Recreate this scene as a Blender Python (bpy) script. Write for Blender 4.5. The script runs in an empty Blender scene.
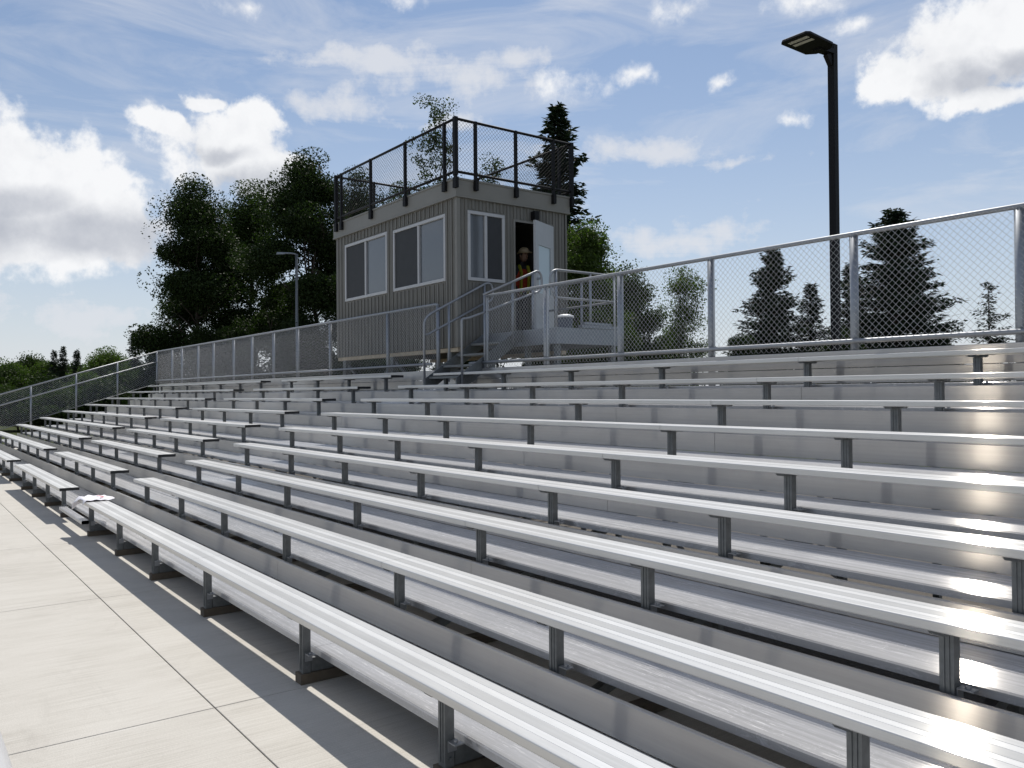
import bpy, bmesh, math, random
import numpy as np
from mathutils import Vector, Matrix

random.seed(7)
D = bpy.data
sc = bpy.context.scene
COL = sc.collection
R_ = math.radians

# ------------------------------------------------------------------ frame of reference
# plan coordinates: X = along the rows (growing to the far end), Y = up the stand, Z = up.
# Blender x = -X, so every helper flips x once when a mesh is linked.
FPX, TH, HY, ROLL, CAMZ = 833.5, 0.6422, 391.95, -0.008, 1.77
PH = math.atan((HY - 384) / FPX)


def ray_px(x, y):
    x0, y0 = x - 512, y - 384
    c, s = math.cos(-ROLL), math.sin(-ROLL)
    x1, y1 = x0 * c - y0 * s, x0 * s + y0 * c
    r, U = x1 / FPX, -y1 / FPX
    fw = math.cos(PH) - U * math.sin(PH)
    u = math.sin(PH) + U * math.cos(PH)
    return (-r * math.sin(TH) + fw * math.cos(TH), r * math.cos(TH) + fw * math.sin(TH), u / fw, fw)


def spot(px, F, y):
    """survey point: bearing px, distance F ahead, and the height a thing has there"""
    X, Y, u, fw = ray_px(px, y)
    return X / fw * F, Y / fw * F, CAMZ + u * F


# ------------------------------------------------------------------ node helpers
def new_mat(name):
    m = D.materials.new(name)
    m.use_nodes = True
    nt = m.node_tree
    b = nt.nodes['Principled BSDF']
    return m, nt, b


def N(nt, t, **kw):
    n = nt.nodes.new(t)
    for k, v in kw.items():
        setattr(n, k, v)
    return n


def setin(nt, sock, v):
    if isinstance(v, bpy.types.NodeSocket):
        nt.links.new(v, sock)
    else:
        sock.default_value = v


def M2(nt, op, a, b=0.0, c=None, clamp=False):
    n = N(nt, 'ShaderNodeMath', operation=op)
    n.use_clamp = clamp
    setin(nt, n.inputs[0], a)
    setin(nt, n.inputs[1], b)
    if c is not None:
        setin(nt, n.inputs[2], c)
    return n.outputs[0]


def noise(nt, vec, scale, detail=4, rough=.55, dist=0.0):
    n = N(nt, 'ShaderNodeTexNoise')
    n.inputs['Scale'].default_value = scale
    n.inputs['Detail'].default_value = detail
    n.inputs['Roughness'].default_value = rough
    n.inputs['Distortion'].default_value = dist
    if vec is not None:
        nt.links.new(vec, n.inputs['Vector'])
    return n.outputs['Fac']


def scaled(nt, vec, s):
    n = N(nt, 'ShaderNodeVectorMath', operation='MULTIPLY')
    nt.links.new(vec, n.inputs[0])
    n.inputs[1].default_value = s
    return n.outputs[0]


def ramp(nt, fac, stops):
    n = N(nt, 'ShaderNodeValToRGB')
    e = n.color_ramp.elements
    while len(e) < len(stops):
        e.new(0.5)
    for i, (p, c) in enumerate(stops):
        e[i].position = p
        e[i].color = (c, c, c, 1) if isinstance(c, (int, float)) else (*c, 1)
    nt.links.new(fac, n.inputs[0])
    return n.outputs[0]


def mixc(nt, fac, a, b, mode='MIX'):
    n = N(nt, 'ShaderNodeMix', data_type='RGBA', blend_type=mode)
    setin(nt, n.inputs[0], fac)
    for i, v in ((6, a), (7, b)):
        if isinstance(v, tuple):
            v = (*v, 1) if len(v) == 3 else v
        setin(nt, n.inputs[i], v)
    return n.outputs[2]


def position(nt):
    return N(nt, 'ShaderNodeNewGeometry').outputs['Position']


def bump(nt, b, h, strength=.3, dist=.01):
    n = N(nt, 'ShaderNodeBump')
    n.inputs['Strength'].default_value = strength
    n.inputs['Distance'].default_value = dist
    nt.links.new(h, n.inputs['Height'])
    nt.links.new(n.outputs[0], b.inputs['Normal'])


def plain(name, col, rough=.5, metal=0.0, var=.12, vscale=6.0, spec=.5):
    m, nt, b = new_mat(name)
    p = position(nt)
    n = noise(nt, p, vscale, 5)
    k = ramp(nt, n, [(.3, 1 - var), (.7, 1 + var)])
    c = mixc(nt, 1.0, tuple(col), k, 'MULTIPLY')
    nt.links.new(c, b.inputs['Base Color'])
    b.inputs['Roughness'].default_value = rough
    b.inputs['Metallic'].default_value = metal
    b.inputs['Specular IOR Level'].default_value = spec
    return m


def extruded(name, col, rough, metal, aniso, kind):
    """mill aluminium with its grain along the rows"""
    m, nt, b = new_mat(name)
    p = position(nt)
    grain = noise(nt, scaled(nt, p, (.6, 60, 60)), 1.0, 4, .6)
    blot = noise(nt, scaled(nt, p, (.9, 3, 3)), 1.2, 5, .6)
    k = M2(nt, 'ADD', M2(nt, 'MULTIPLY', grain, .25), M2(nt, 'MULTIPLY', blot, .35))
    k = ramp(nt, k, [(.18, .80), (.42, 1.08)])
    base = mixc(nt, 1.0, tuple(col), k, 'MULTIPLY')
    rgh = M2(nt, 'ADD', rough - .01, M2(nt, 'MULTIPLY', blot, .02))
    height = grain
    film = None
    if kind == 'seat':
        g = N(nt, 'ShaderNodeTexCoord').outputs['Object']
        s = N(nt, 'ShaderNodeSeparateXYZ')
        nt.links.new(g, s.inputs[0])
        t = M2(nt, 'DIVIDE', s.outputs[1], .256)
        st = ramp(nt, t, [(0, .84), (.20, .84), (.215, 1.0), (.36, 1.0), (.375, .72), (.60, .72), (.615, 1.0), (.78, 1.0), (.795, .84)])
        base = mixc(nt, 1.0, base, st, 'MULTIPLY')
        wv = M2(nt, 'SINE', M2(nt, 'MULTIPLY', s.outputs[1], 900.0))
        height = M2(nt, 'ADD', height, M2(nt, 'MULTIPLY', wv, .35))
        dirt = noise(nt, p, 7.0, 6, .7)
        dm = ramp(nt, dirt, [(.64, 0.0), (.76, .22)])
        base = mixc(nt, dm, base, (.30, .27, .22))
    if kind == 'tread':
        # boot scuffs: patches of fine bright scratches, mostly along the plank, over grey film and drawn lines
        v1 = noise(nt, scaled(nt, p, (7, 85, 20)), 1.0, 4, .7, .7)
        v3 = noise(nt, scaled(nt, p, (38, 24, 20)), 1.0, 3, .6, 1.8)
        v2 = noise(nt, scaled(nt, p, (1.6, 5, 3)), 1.0, 6, .75, 1.0)
        patch = ramp(nt, v2, [(.40, 0.0), (.68, 1.0)])
        sc_ = M2(nt, 'MULTIPLY', M2(nt, 'ADD', ramp(nt, v1, [(.53, 0.0), (.66, .8)]), ramp(nt, v3, [(.62, 0.0), (.70, .5)]), None, True), patch)
        base = mixc(nt, M2(nt, 'MULTIPLY', sc_, .5), base, (.88, .88, .90))
        ln = noise(nt, scaled(nt, p, (.12, 34, 1)), 1.0, 2, .5)
        base = mixc(nt, 1.0, base, ramp(nt, ln, [(.35, .84), (.65, 1.1)]), 'MULTIPLY')
        dk = noise(nt, scaled(nt, p, (2.2, 9, 3)), 1.0, 6, .7, 1.0)
        base = mixc(nt, ramp(nt, dk, [(.58, 0.0), (.74, .4)]), base, (.33, .33, .34))
        film = M2(nt, 'SUBTRACT', metal, M2(nt, 'MULTIPLY', sc_, .35))
    if kind == 'riser':
        # faint vertical handling marks and water streaks every so often
        v1 = noise(nt, scaled(nt, p, (5.0, 1, .5)), 1.0, 3, .6)
        base = mixc(nt, ramp(nt, v1, [(.58, 0.0), (.72, .16)]), base, (.42, .43, .46))
        v2 = noise(nt, p, 11.0, 5, .7)
        base = mixc(nt, ramp(nt, v2, [(.66, 0.0), (.8, .20)]), base, (.9, .9, .92))
    nt.links.new(base, b.inputs['Base Color'])
    b.inputs['Roughness'].default_value = .5
    bp = N(nt, 'ShaderNodeBump')
    bp.inputs['Strength'].default_value = {'seat': .15, 'tread': .05, 'riser': .02}[kind]
    bp.inputs['Distance'].default_value = .002
    nt.links.new(height, bp.inputs['Height'])
    nt.links.new(bp.outputs[0], b.inputs['Normal'])
    # drawn metal: tight along the extrusion, wide across it
    gl = N(nt, 'ShaderNodeBsdfAnisotropic', distribution='GGX')
    nt.links.new(mixc(nt, 1.0, base, (1.05, 1.0, .92), 'MULTIPLY'), gl.inputs['Color'])
    nt.links.new(rgh, gl.inputs['Roughness'])
    gl.inputs['Anisotropy'].default_value = aniso
    tg = N(nt, 'ShaderNodeCombineXYZ')
    tg.inputs[0].default_value = 1.0
    nt.links.new(tg.outputs[0], gl.inputs['Tangent'])
    mx = N(nt, 'ShaderNodeMixShader')
    setin(nt, mx.inputs[0], film if film is not None else metal)
    nt.links.new(b.outputs[0], mx.inputs[1])
    nt.links.new(gl.outputs[0], mx.inputs[2])
    nt.links.new(mx.outputs[0], nt.nodes['Material Output'].inputs[0])
    return m


def leaf_mat(name, dark, light, trans=.35):
    m, nt, b = new_mat(name)
    g = N(nt, 'ShaderNodeNewGeometry')
    c = mixc(nt, g.outputs['Random Per Island'], tuple(dark), tuple(light))
    nt.links.new(c, b.inputs['Base Color'])
    b.inputs['Roughness'].default_value = .55
    b.inputs['Specular IOR Level'].default_value = .1
    t = N(nt, 'ShaderNodeBsdfTranslucent')
    tc = mixc(nt, 1.0, c, (1.1, 1.5, .5), 'MULTIPLY')
    nt.links.new(tc, t.inputs[0])
    mx = N(nt, 'ShaderNodeMixShader')
    mx.inputs[0].default_value = trans
    nt.links.new(b.outputs[0], mx.inputs[1])
    nt.links.new(t.outputs[0], mx.inputs[2])
    nt.links.new(mx.outputs[0], nt.nodes['Material Output'].inputs[0])
    return m


MAT = {}
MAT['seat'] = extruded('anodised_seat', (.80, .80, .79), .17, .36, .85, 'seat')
MAT['tread'] = extruded('mill_tread', (.66, .665, .69), .21, .62, .90, 'tread')
MAT['riser'] = extruded('mill_riser', (.61, .60, .59), .21, .72, .87, 'riser')
MAT['galv'] = plain('galvanised_steel', (.30, .32, .35), .5, .7, .08, 18)
MAT['galv_leg'] = plain('galvanised_leg', (.165, .175, .18), .5, .6, .15, 25)
MAT['wire'] = plain('galvanised_wire', (.52, .53, .55), .45, .6, .05)
MAT['alu_rail'] = plain('aluminium_pipe', (.32, .33, .345), .5, .7, .08, 20)
MAT['black'] = plain('black_powder_coat', (.009, .009, .010), .6, 0, .1, 6, .2)
MAT['cap'] = plain('black_end_cap', (.015, .015, .016), .6)
MAT['siding'] = plain('taupe_siding', (.175, .168, .15), .5, 0, .06, 2.5, .3)
MAT['fascia'] = plain('taupe_fascia', (.22, .212, .19), .45, 0, .05, 2, .3)
MAT['white'] = plain('white_vinyl', (.46, .46, .465), .4, 0, .04)
MAT['doorw'] = plain('painted_door', (.40, .41, .42), .45, 0, .04)
MAT['inside'] = plain('plywood_lining', (.10, .085, .065), .8, 0, .15)
MAT['tan'] = plain('pale_timber_beam', (.50, .42, .31), .8, 0, .2, 9)
MAT['wood'] = plain('treated_timber_sill', (.10, .08, .058), .85, 0, .25, 12)
MAT['bark'] = plain('bark', (.06, .045, .035), .9, 0, .3, 14)
MAT['pale_bark'] = plain('pale_bark', (.32, .29, .25), .85, 0, .3, 9)
MAT['sheet'] = plain('white_plastic_sheet', (.78, .76, .80), .5, 0, .06)
MAT['red'] = plain('red_print', (.45, .04, .04), .6)
MAT['lens'] = plain('lamp_lens', (.55, .53, .48), .3)
MAT['vest'] = plain('orange_vest', (.42, .05, .02), .85, 0, .3, 14)
MAT['lime'] = plain('lime_tape', (.42, .42, .04), .6, 0, .05)
MAT['skin'] = plain('skin', (.32, .19, .13), .55, 0, .08)
MAT['trouser'] = plain('dark_trousers', (.03, .035, .05), .85)
MAT['shirt'] = plain('dark_shirt', (.035, .035, .04), .85)
MAT['helmet'] = plain('tan_hard_hat', (.55, .43, .27), .35, 0, .03)
MAT['hair'] = plain('dark_hair', (.02, .015, .01), .7)
MAT['blue'] = plain('blue_grey_crate', (.11, .13, .17), .6)
MAT['lid'] = plain('white_lid', (.85, .85, .85), .35, 0, .02)
MAT['leaf1'] = leaf_mat('leaf_dark', (.014, .025, .008), (.038, .056, .018), .22)
MAT['leaf2'] = leaf_mat('leaf_mid', (.022, .038, .010), (.060, .082, .026), .28)
MAT['leaf3'] = leaf_mat('leaf_bright', (.036, .060, .014), (.095, .125, .036), .36)
MAT['needle'] = leaf_mat('needle_dark', (.010, .018, .010), (.026, .040, .020), .12)


def glass_mat(name, col, rough=.06):
    m, nt, b = new_mat(name)
    b.inputs['Base Color'].default_value = (*col, 1)
    b.inputs['Roughness'].default_value = rough
    b.inputs['Specular IOR Level'].default_value = .9
    p = position(nt)
    n = noise(nt, p, 1.4, 2)
    bump(nt, b, n, .05, .02)
    return m


MAT['glass'] = glass_mat('tinted_glass', (.11, .12, .132))
MAT['screen'] = plain('window_insect_screen', (.035, .037, .04), .7, 0, .08)
MAT['door_glass'] = glass_mat('sky_painted_door_glass', (.42, .52, .56), .3)  # pale blue is the sky's reflection, painted into the pane's base colour


def concrete_mat():
    m, nt, b = new_mat('broomed_concrete')
    p = position(nt)
    broom = noise(nt, scaled(nt, p, (95, 1.6, 1)), 1.0, 5, .7)
    big = noise(nt, p, .7, 5, .6)
    mid = noise(nt, scaled(nt, p, (3.0, 1.0, 1)), 1.3, 6, .65, .6)
    fine = noise(nt, p, 90, 3, .6)
    k = M2(nt, 'ADD', M2(nt, 'MULTIPLY', broom, .46), M2(nt, 'ADD', M2(nt, 'MULTIPLY', big, .24), M2(nt, 'MULTIPLY', mid, .20)))
    c = ramp(nt, k, [(.30, (.36, .338, .30)), (.46, (.485, .462, .42)), (.62, (.56, .54, .50))])
    sp = noise(nt, p, 38, 3, .7)
    c = mixc(nt, ramp(nt, sp, [(.69, 0.0), (.75, .5)]), c, (.17, .15, .13))
    gr = noise(nt, p, 160, 2, .6)
    c = mixc(nt, .5, c, mixc(nt, 1.0, c, ramp(nt, gr, [(.3, .72), (.7, 1.22)]), 'MULTIPLY'))
    st = noise(nt, p, 1.9, 6, .7, 1.5)
    c = mixc(nt, ramp(nt, st, [(.60, 0.0), (.74, .20)]), c, (.30, .275, .24))
    wt = noise(nt, scaled(nt, p, (.5, 2.2, 1)), 1.6, 7, .75, .8)
    c = mixc(nt, ramp(nt, wt, [(.57, 0.0), (.66, .13)]), c, (.28, .265, .24))
    nt.links.new(c, b.inputs['Base Color'])
    b.inputs['Roughness'].default_value = .9
    b.inputs['Specular IOR Level'].default_value = .2
    bump(nt, b, M2(nt, 'ADD', broom, M2(nt, 'MULTIPLY', fine, .5)), .35, .004)
    return m


def ground_mat(name, a, b_, scale):
    m, nt, b = new_mat(name)
    p = position(nt)
    n1 = noise(nt, p, scale, 8, .7)
    n2 = noise(nt, p, scale * .08, 4)
    c = mixc(nt, M2(nt, 'MULTIPLY', M2(nt, 'ADD', n1, n2), .5), tuple(a), tuple(b_))
    nt.links.new(c, b.inputs['Base Color'])
    b.inputs['Roughness'].default_value = .95
    b.inputs['Specular IOR Level'].default_value = .1
    bump(nt, b, n1, .8, .05)
    return m


MAT['concrete'] = concrete_mat()
MAT['joint'] = plain('joint_filler', (.06, .055, .05), .95)
MAT['grass'] = ground_mat('meadow', (.028, .042, .012), (.06, .068, .026), 9)
MAT['gravel'] = ground_mat('gravel', (.10, .09, .08), (.24, .225, .205), 40)

# ------------------------------------------------------------------ mesh builder
ORG = {}


class MB:
    def __init__(s):
        s.v, s.f = [], []

    def box(s, x0, x1, y0, y1, z0, z1):
        i = len(s.v)
        s.v += [(x0, y0, z0), (x1, y0, z0), (x1, y1, z0), (x0, y1, z0), (x0, y0, z1), (x1, y0, z1), (x1, y1, z1), (x0, y1, z1)]
        s.f += [(i, i + 3, i + 2, i + 1), (i + 4, i + 5, i + 6, i + 7), (i, i + 1, i + 5, i + 4), (i + 1, i + 2, i + 6, i + 5), (i + 2, i + 3, i + 7, i + 6), (i + 3, i, i + 4, i + 7)]
        return s

    def prism(s, prof, x0, x1, axis=0):
        """closed profile [(a,b)] swept along an axis from x0 to x1 (axis 0: prof=(y,z); 1: (x,z); 2: (x,y))"""
        n, i = len(prof), len(s.v)

        def pt(t, a, b):
            return (t, a, b) if axis == 0 else ((a, t, b) if axis == 1 else (a, b, t))
        s.v += [pt(x0, a, b) for a, b in prof] + [pt(x1, a, b) for a, b in prof]
        for k in range(n):
            l = (k + 1) % n
            s.f.append((i + k, i + l, i + n + l, i + n + k))
        s.f.append(tuple(i + k for k in reversed(range(n))))
        s.f.append(tuple(i + n + k for k in range(n)))
        return s

    def tube(s, pts, r, n=8, cap=True):
        pts = [Vector(p) for p in pts]
        rs = r if isinstance(r, (list, tuple)) else [r] * len(pts)
        t0 = (pts[1] - pts[0]).normalized()
        up = Vector((0, 0, 1)) if abs(t0.z) < .9 else Vector((0, 1, 0))
        u = t0.cross(up).normalized()
        base = len(s.v)
        for k, p in enumerate(pts):
            a = pts[min(k + 1, len(pts) - 1)] - pts[max(k - 1, 0)]
            t = a.normalized()
            u = (u - t * u.dot(t)).normalized()
            w = t.cross(u)
            for j in range(n):
                an = 2 * math.pi * j / n + math.pi / n
                q = p + (u * math.cos(an) + w * math.sin(an)) * rs[k]
                s.v.append(tuple(q))
        for k in range(len(pts) - 1):
            for j in range(n):
                l = (j + 1) % n
                s.f.append((base + k * n + j, base + k * n + l, base + (k + 1) * n + l, base + (k + 1) * n + j))
        if cap:
            s.f.append(tuple(base + j for j in reversed(range(n))))
            e = base + (len(pts) - 1) * n
            s.f.append(tuple(e + j for j in range(n)))
        return s

    def bar(s, a, b, w, h):
        """rectangular bar between two points, w across, h tall"""
        a, b = Vector(a), Vector(b)
        t = (b - a).normalized()
        up = Vector((0, 0, 1)) if abs(t.z) < .95 else Vector((0, 1, 0))
        u = t.cross(up).normalized() * (w / 2)
        v = u.cross(t).normalized() * (h / 2)
        i = len(s.v)
        for p in (a, b):
            s.v += [tuple(p - u - v), tuple(p + u - v), tuple(p + u + v), tuple(p - u + v)]
        s.f += [(i, i + 1, i + 2, i + 3), (i + 7, i + 6, i + 5, i + 4)]
        for k in range(4):
            l = (k + 1) % 4
            s.f.append((i + k, i + 4 + k, i + 4 + l, i + l))
        return s

    def build(s, name, mat, parent=None, smooth=False, bevel=0.0, org=None):
        o0 = Vector(org) if org else (ORG[parent.name] if parent is not None else Vector((0, 0, 0)))
        me = D.meshes.new(name)
        me.from_pydata([(-(x - o0.x), y - o0.y, z - o0.z) for x, y, z in s.v], [], [tuple(reversed(f)) for f in s.f])
        bm = bmesh.new()
        bm.from_mesh(me)
        bmesh.ops.recalc_face_normals(bm, faces=bm.faces)
        bm.to_mesh(me)
        bm.free()
        me.materials.append(MAT[mat] if isinstance(mat, str) else mat)
        if smooth:
            me.polygons.foreach_set('use_smooth', [True] * len(me.polygons))
        o = D.objects.new(name, me)
        COL.objects.link(o)
        if parent is not None:
            o.parent = parent
            ORG[o.name] = o0
        else:
            o.location = (-o0.x, o0.y, o0.z)
            ORG[o.name] = o0
        if bevel:
            md = o.modifiers.new('soft_edges', 'BEVEL')
            md.width = bevel
            md.segments = 2
            md.limit_method = 'ANGLE'
        return o


def tag(o, label, cat, group=None):
    o['label'] = label
    o['category'] = cat
    if group:
        o['group'] = group
    return o


def thing(name, label, cat, loc=(0, 0, 0), group=None):
    o = D.objects.new(name, None)
    o.empty_display_size = .2
    COL.objects.link(o)
    o.location = (-loc[0], loc[1], loc[2])
    ORG[o.name] = Vector(loc)
    return tag(o, label, cat, group)


def structure(o, kind='structure'):
    o['kind'] = kind
    return o


def copy_tree(o, parent=None):
    c = o.copy()
    COL.objects.link(c)
    if parent is not None:
        c.parent = parent
    for ch in o.children:
        copy_tree(ch, c)
    return c


# ------------------------------------------------------------------ the stand's measurements
d, RISE = .66, .2036
Y = [1.927 + k * d for k in range(9)]
Z = [.461 + k * RISE for k in range(9)]
SW, ST = .256, .042          # seat width and thickness
TREAD_DROP = .47
NOSE, RIS = .195, .048      # tread nose and riser plane behind each seat's front edge
POSTS = [-2.2, -.2, 1.62, 3.26, 4.88, 6.83, 8.47, 10.0, 11.6, 13.66, 15.2, 16.7, 18.15, 20.1, 21.6, 23.2, 24.8, 26.4, 28.0, 29.4, 30.4]
SECTIONS = [(-2.6, 11.82), (13.25, 18.45), (19.79, 30.75)]
XA, XB = -2.7, 30.9


def spans(k, a, b):
    """a row is made of shop lengths butted over the frames, staggered from row to row"""
    cuts = [x for x in ((4.905, 12.6, 21.6) if k % 2 else (6.855, 16.72, 26.42)) if a + .5 < x < b - .5]
    e = [a] + cuts + [b]
    return [(p + (.0015 if i else 0), q - (.0015 if i < len(e) - 2 else 0)) for i, (p, q) in enumerate(zip(e, e[1:]))]



# ------------------------------------------------------------------ ground
g = MB()
g.v = [(-900, -900, -.03), (900, -900, -.03), (900, 900, -.03), (-900, 900, -.03)]
g.f = [(0, 1, 2, 3)]
structure(g.build('grass_ground', 'grass'))
g = MB().box(-8, 34, 4.7, 13, -.025, -.006)
structure(g.build('gravel_bed', 'gravel'))
g = MB().box(-9.5, 36, -6.2, 4.7, -.028, -.012)
structure(g.build('joint_bed', 'joint'))
slab = MB()
ys = [-6.2, -1.8, 1.475, 4.7]
xs = [-8.0 + 3.2 * k for k in range(14)]
for j in range(3):
    for i in range(13):
        w = .0032
        slab.box(xs[i] + w, xs[i + 1] - w, ys[j] + w, ys[j + 1] - w, -.02, 0)
structure(slab.build('concrete_pavement', 'concrete', bevel=.004))

# ------------------------------------------------------------------ grandstand deck
gs = thing('grandstand_deck', 'stepped aluminium grandstand deck of scuffed treads and upright risers under the benches', 'grandstand', (14, 1.9, 0))
for k in range(1, 9):
    zt = Z[k] - TREAD_DROP
    y0, y1 = Y[k - 1] + NOSE, Y[k] + RIS - .003
    m = MB()
    ym = (y0 + y1) / 2
    # two planks side by side with rolled noses
    for a, b in ((y0, ym - .004), (ym + .004, y1)):
      for sp in spans(k, XA, XB):
        m.prism([(a, zt - .043), (a, zt - .008), (a + .007, zt), (b - .004, zt), (b, zt - .004), (b, zt - .043)], *sp)
    m.build('tread_plank', 'tread', gs)
    zr1 = Z[k] + RISE - TREAD_DROP - .028
    m = MB()
    yp = Y[k] + RIS
    for sp in spans(k + 1, XA, XB):
      m.prism([(yp, zt + .003), (yp, zr1 - .004), (yp + .004, zr1), (yp + .026, zr1), (yp + .026, zr1 - .012), (yp + .006, zr1 - .016), (yp + .006, zt + .003)], *sp)
    m.build('riser_panel', 'riser', gs)
zt = Z[8] + RISE - TREAD_DROP
m = MB().prism([(Y[8] + NOSE, zt - .043), (Y[8] + NOSE, zt - .008), (Y[8] + NOSE + .007, zt), (7.60, zt), (7.60, zt - .043)], XA, XB)
m.build('tread_plank', 'tread', gs)
for za, zb in ((zt + .01, zt + .158), (zt + .163, 2.155)):
    MB().prism([(7.612, za), (7.612, zb - .004), (7.616, zb), (7.645, zb), (7.645, za)], XA, XB).build('back_panel', 'riser', gs)
MB().prism([(1.915, .168), (1.915, .204), (1.922, .212), (1.998, .212), (1.998, .168)], 11.5, 13.2).build('aisle_step', 'tread', gs)
for X in POSTS:
    m = MB()
    # raking channel under the planks, short uprights and the timber sill
    zq = Z[1] - TREAD_DROP - .043
    m.bar((X, Y[1] + RIS + .03, zq - .06), (X, 7.55, zq - .06 + (7.55 - Y[1] - RIS - .03) * RISE / d), .05, .06)
    m.box(X - .025, X + .025, Y[0] + .15, Y[1] + RIS - .02, .063, zq - .004)
    for k in (3, 5, 7):
        m.box(X - .025, X + .025, Y[k] + .02, Y[k] + .07, 0, zq - .07 + (Y[k] - Y[1]) * RISE / d)
    m.box(X - .025, X + .025, 7.5, 7.55, 0, 1.6)
    m.build('support_frame', 'galv_leg', gs)
    s = MB().box(X - .045, X + .045, Y[0] + .075, Y[0] + 1.55, .0, .062)
    s.build('timber_sill', 'wood', gs)

# ------------------------------------------------------------------ benches
ROWN = ['front row', 'second row up', 'third row up', 'fourth row up', 'fifth row up', 'sixth row up', 'seventh row up', 'eighth row up', 'topmost row']
SECN = ['on the near side of the stair aisle', 'short one between the two aisles', 'beyond the far aisle by the sloping side fence']
GRP = 'ribbed aluminium benches in rows on the stand'


def bench_label(k, s):
    a = ROWN[k]
    if k == 8:
        return ['topmost long aluminium bench under the fence on the near side of the aisle', 'topmost short aluminium bench between the two aisles, below the fence', 'topmost aluminium bench beyond the far aisle at the fence corner'][s]
    if s == 0:
        ex = ' with white sheet on its end' if k == 0 else ''
        return 'long bench, %s, near side of the stair aisle%s' % (a, ex)
    if s == 1:
        return 'short aluminium bench, %s, standing between the two aisles' % a
    return 'aluminium bench, %s, beyond the far aisle by the sloping fence' % a


def seat_profile():
    # (y,z) rounded plank with lips and shallow grooves between the bands
    p = [(.004, -ST), (0, -ST + .005), (0, -.006), (.002, -.002), (.006, 0)]
    for gpos in (.2, .365, .607, .787):
        c = gpos * SW
        p += [(c - .0022, 0), (c - .0012, -.0014), (c + .0012, -.0014), (c + .0022, 0)]
    p += [(SW - .006, 0), (SW - .002, -.002), (SW, -.006), (SW, -ST + .005), (SW - .004, -ST)]
    p += [(SW - .03, -ST), (SW - .034, -.012), (.034, -.012), (.03, -ST)]
    return p


def make_bench(k, s):
    x0, x1 = SECTIONS[s]
    root = thing('aluminium_bench', bench_label(k, s), 'bench', ((x0 + x1) / 2, Y[k], Z[k] - .46), GRP)
    m = MB()
    for sp in spans(k, x0 + .006, x1 - .006):
        m.prism([(Y[k] + a, Z[k] + b) for a, b in seat_profile()], *sp)
    # joints where two planks meet are tiny dark slots
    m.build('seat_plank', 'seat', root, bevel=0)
    for e in ((x0, x0 + .005), (x1 - .005, x1)):
        MB().prism([(Y[k] + .001, Z[k] - ST + .001), (Y[k] + .001, Z[k] - .005), (Y[k] + .006, Z[k] - .001), (Y[k] + SW - .006, Z[k] - .001), (Y[k] + SW - .001, Z[k] - .005), (Y[k] + SW - .001, Z[k] - ST + .001)], *e).build('end_cap', 'cap', root)
    for X in POSTS:
        if X < x0 + .05 or X > x1 - .05:
            continue
        y, zt_ = Y[k], Z[k] - ST
        zb = .062 if k == 0 else Z[k] - .60
        l = MB()
        # C-channel post, open to the far side, with ribs on its face
        y += .072
        l.box(X - .029, X + .029, y + .022, y + .030, zb, zt_ - .018)
        l.box(X - .029, X - .022, y + .030, y + .072, zb, zt_ - .018)
        l.box(X + .022, X + .029, y + .030, y + .072, zb, zt_ - .018)
        l.box(X - .013, X - .007, y + .018, y + .022, zb + .02, zt_ - .02)
        l.box(X + .007, X + .013, y + .018, y + .022, zb + .02, zt_ - .02)
        y -= .072
        # saddle plate under the seat, with hold-down clips
        l.prism([(y + .008, zt_ - .001), (y + .024, zt_ - .017), (y + .225, zt_ - .017), (y + .24, zt_ - .001)], X - .03, X + .03)
        l.prism([(X - .085, zt_ - .001), (X - .07, zt_ - .013), (X + .07, zt_ - .013), (X + .085, zt_ - .001)], y + .085, y + .125, 1)
        y += .072
        # foot clip and bolts
        zc = zb + .322 if k else .18
        l.box(X - .04, X - .0295, y + .04, y + .054, zb + .03, zb + .046)
        lg = l.build('leg', 'galv_leg', root)
        q = MB().box(X - .095, X - .031, y + .034, y + .080, zc, zc + .006)
        q.box(X - .037, X - .031, y + .034, y + .080, zc - .045, zc)
        q.tube([(X - .066, y + .057, zc + .006), (X - .066, y + .057, zc + .016)], .011, 6)
        q.build('foot_clip', 'alu_rail', lg)
    return root


for s in range(3):
    make_bench(0, s)
    proto = make_bench(1, s)
    for k in range(2, 9):
        c = copy_tree(proto)
        c.location.y += (k - 1) * d
        c.location.z += (k - 1) * RISE
        c['label'] = bench_label(k, s)


# ------------------------------------------------------------------ chain link
def chain_mesh(m, A, B, h0, h1, pitch=.068, r=.0018, seg=3):
    """diamond mesh between two plan points (with their base heights), h0..h1 above the base line"""
    A, B = Vector(A), Vector(B)
    L = math.hypot(B.x - A.x, B.y - A.y)
    H = h1 - h0
    dirv = (B - A) / L
    nrm = Vector((-(B.y - A.y), B.x - A.x, 0)) / L

    def pt(s, h, o):
        return A + dirv * s + Vector((0, 0, h0 + h)) + nrm * o
    n = int((L + H) / pitch) + 1
    for i in range(n):
        c = i * pitch
        a0 = max(0, c - L)
        a1 = min(H, c)
        if a1 - a0 > .01:
            m.tube([pt(c - a0, a0, r), pt(c - a1, a1, r)], r, seg, False)
            m.tube([pt(L - c + a0, a0, -r), pt(L - c + a1, a1, -r)], r, seg, False)


def posts_on(parent, P, zb, zt, w=.06, mat='galv', name='post', round_=True):
    for x, y in P:
        if round_:
            m = MB().tube([(x, y, zb), (x, y, zt - .012)], w / 2 * 1.02, 10)
            m.tube([(x, y, zt - .012), (x, y, zt + .004)], [w / 2 * 1.12, w / 2 * .5], 10)
        else:
            m = MB().box(x - w / 2, x + w / 2, y - w / 2, y + w / 2, zb, zt)
        m.build(name, mat, parent, smooth=round_)


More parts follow.
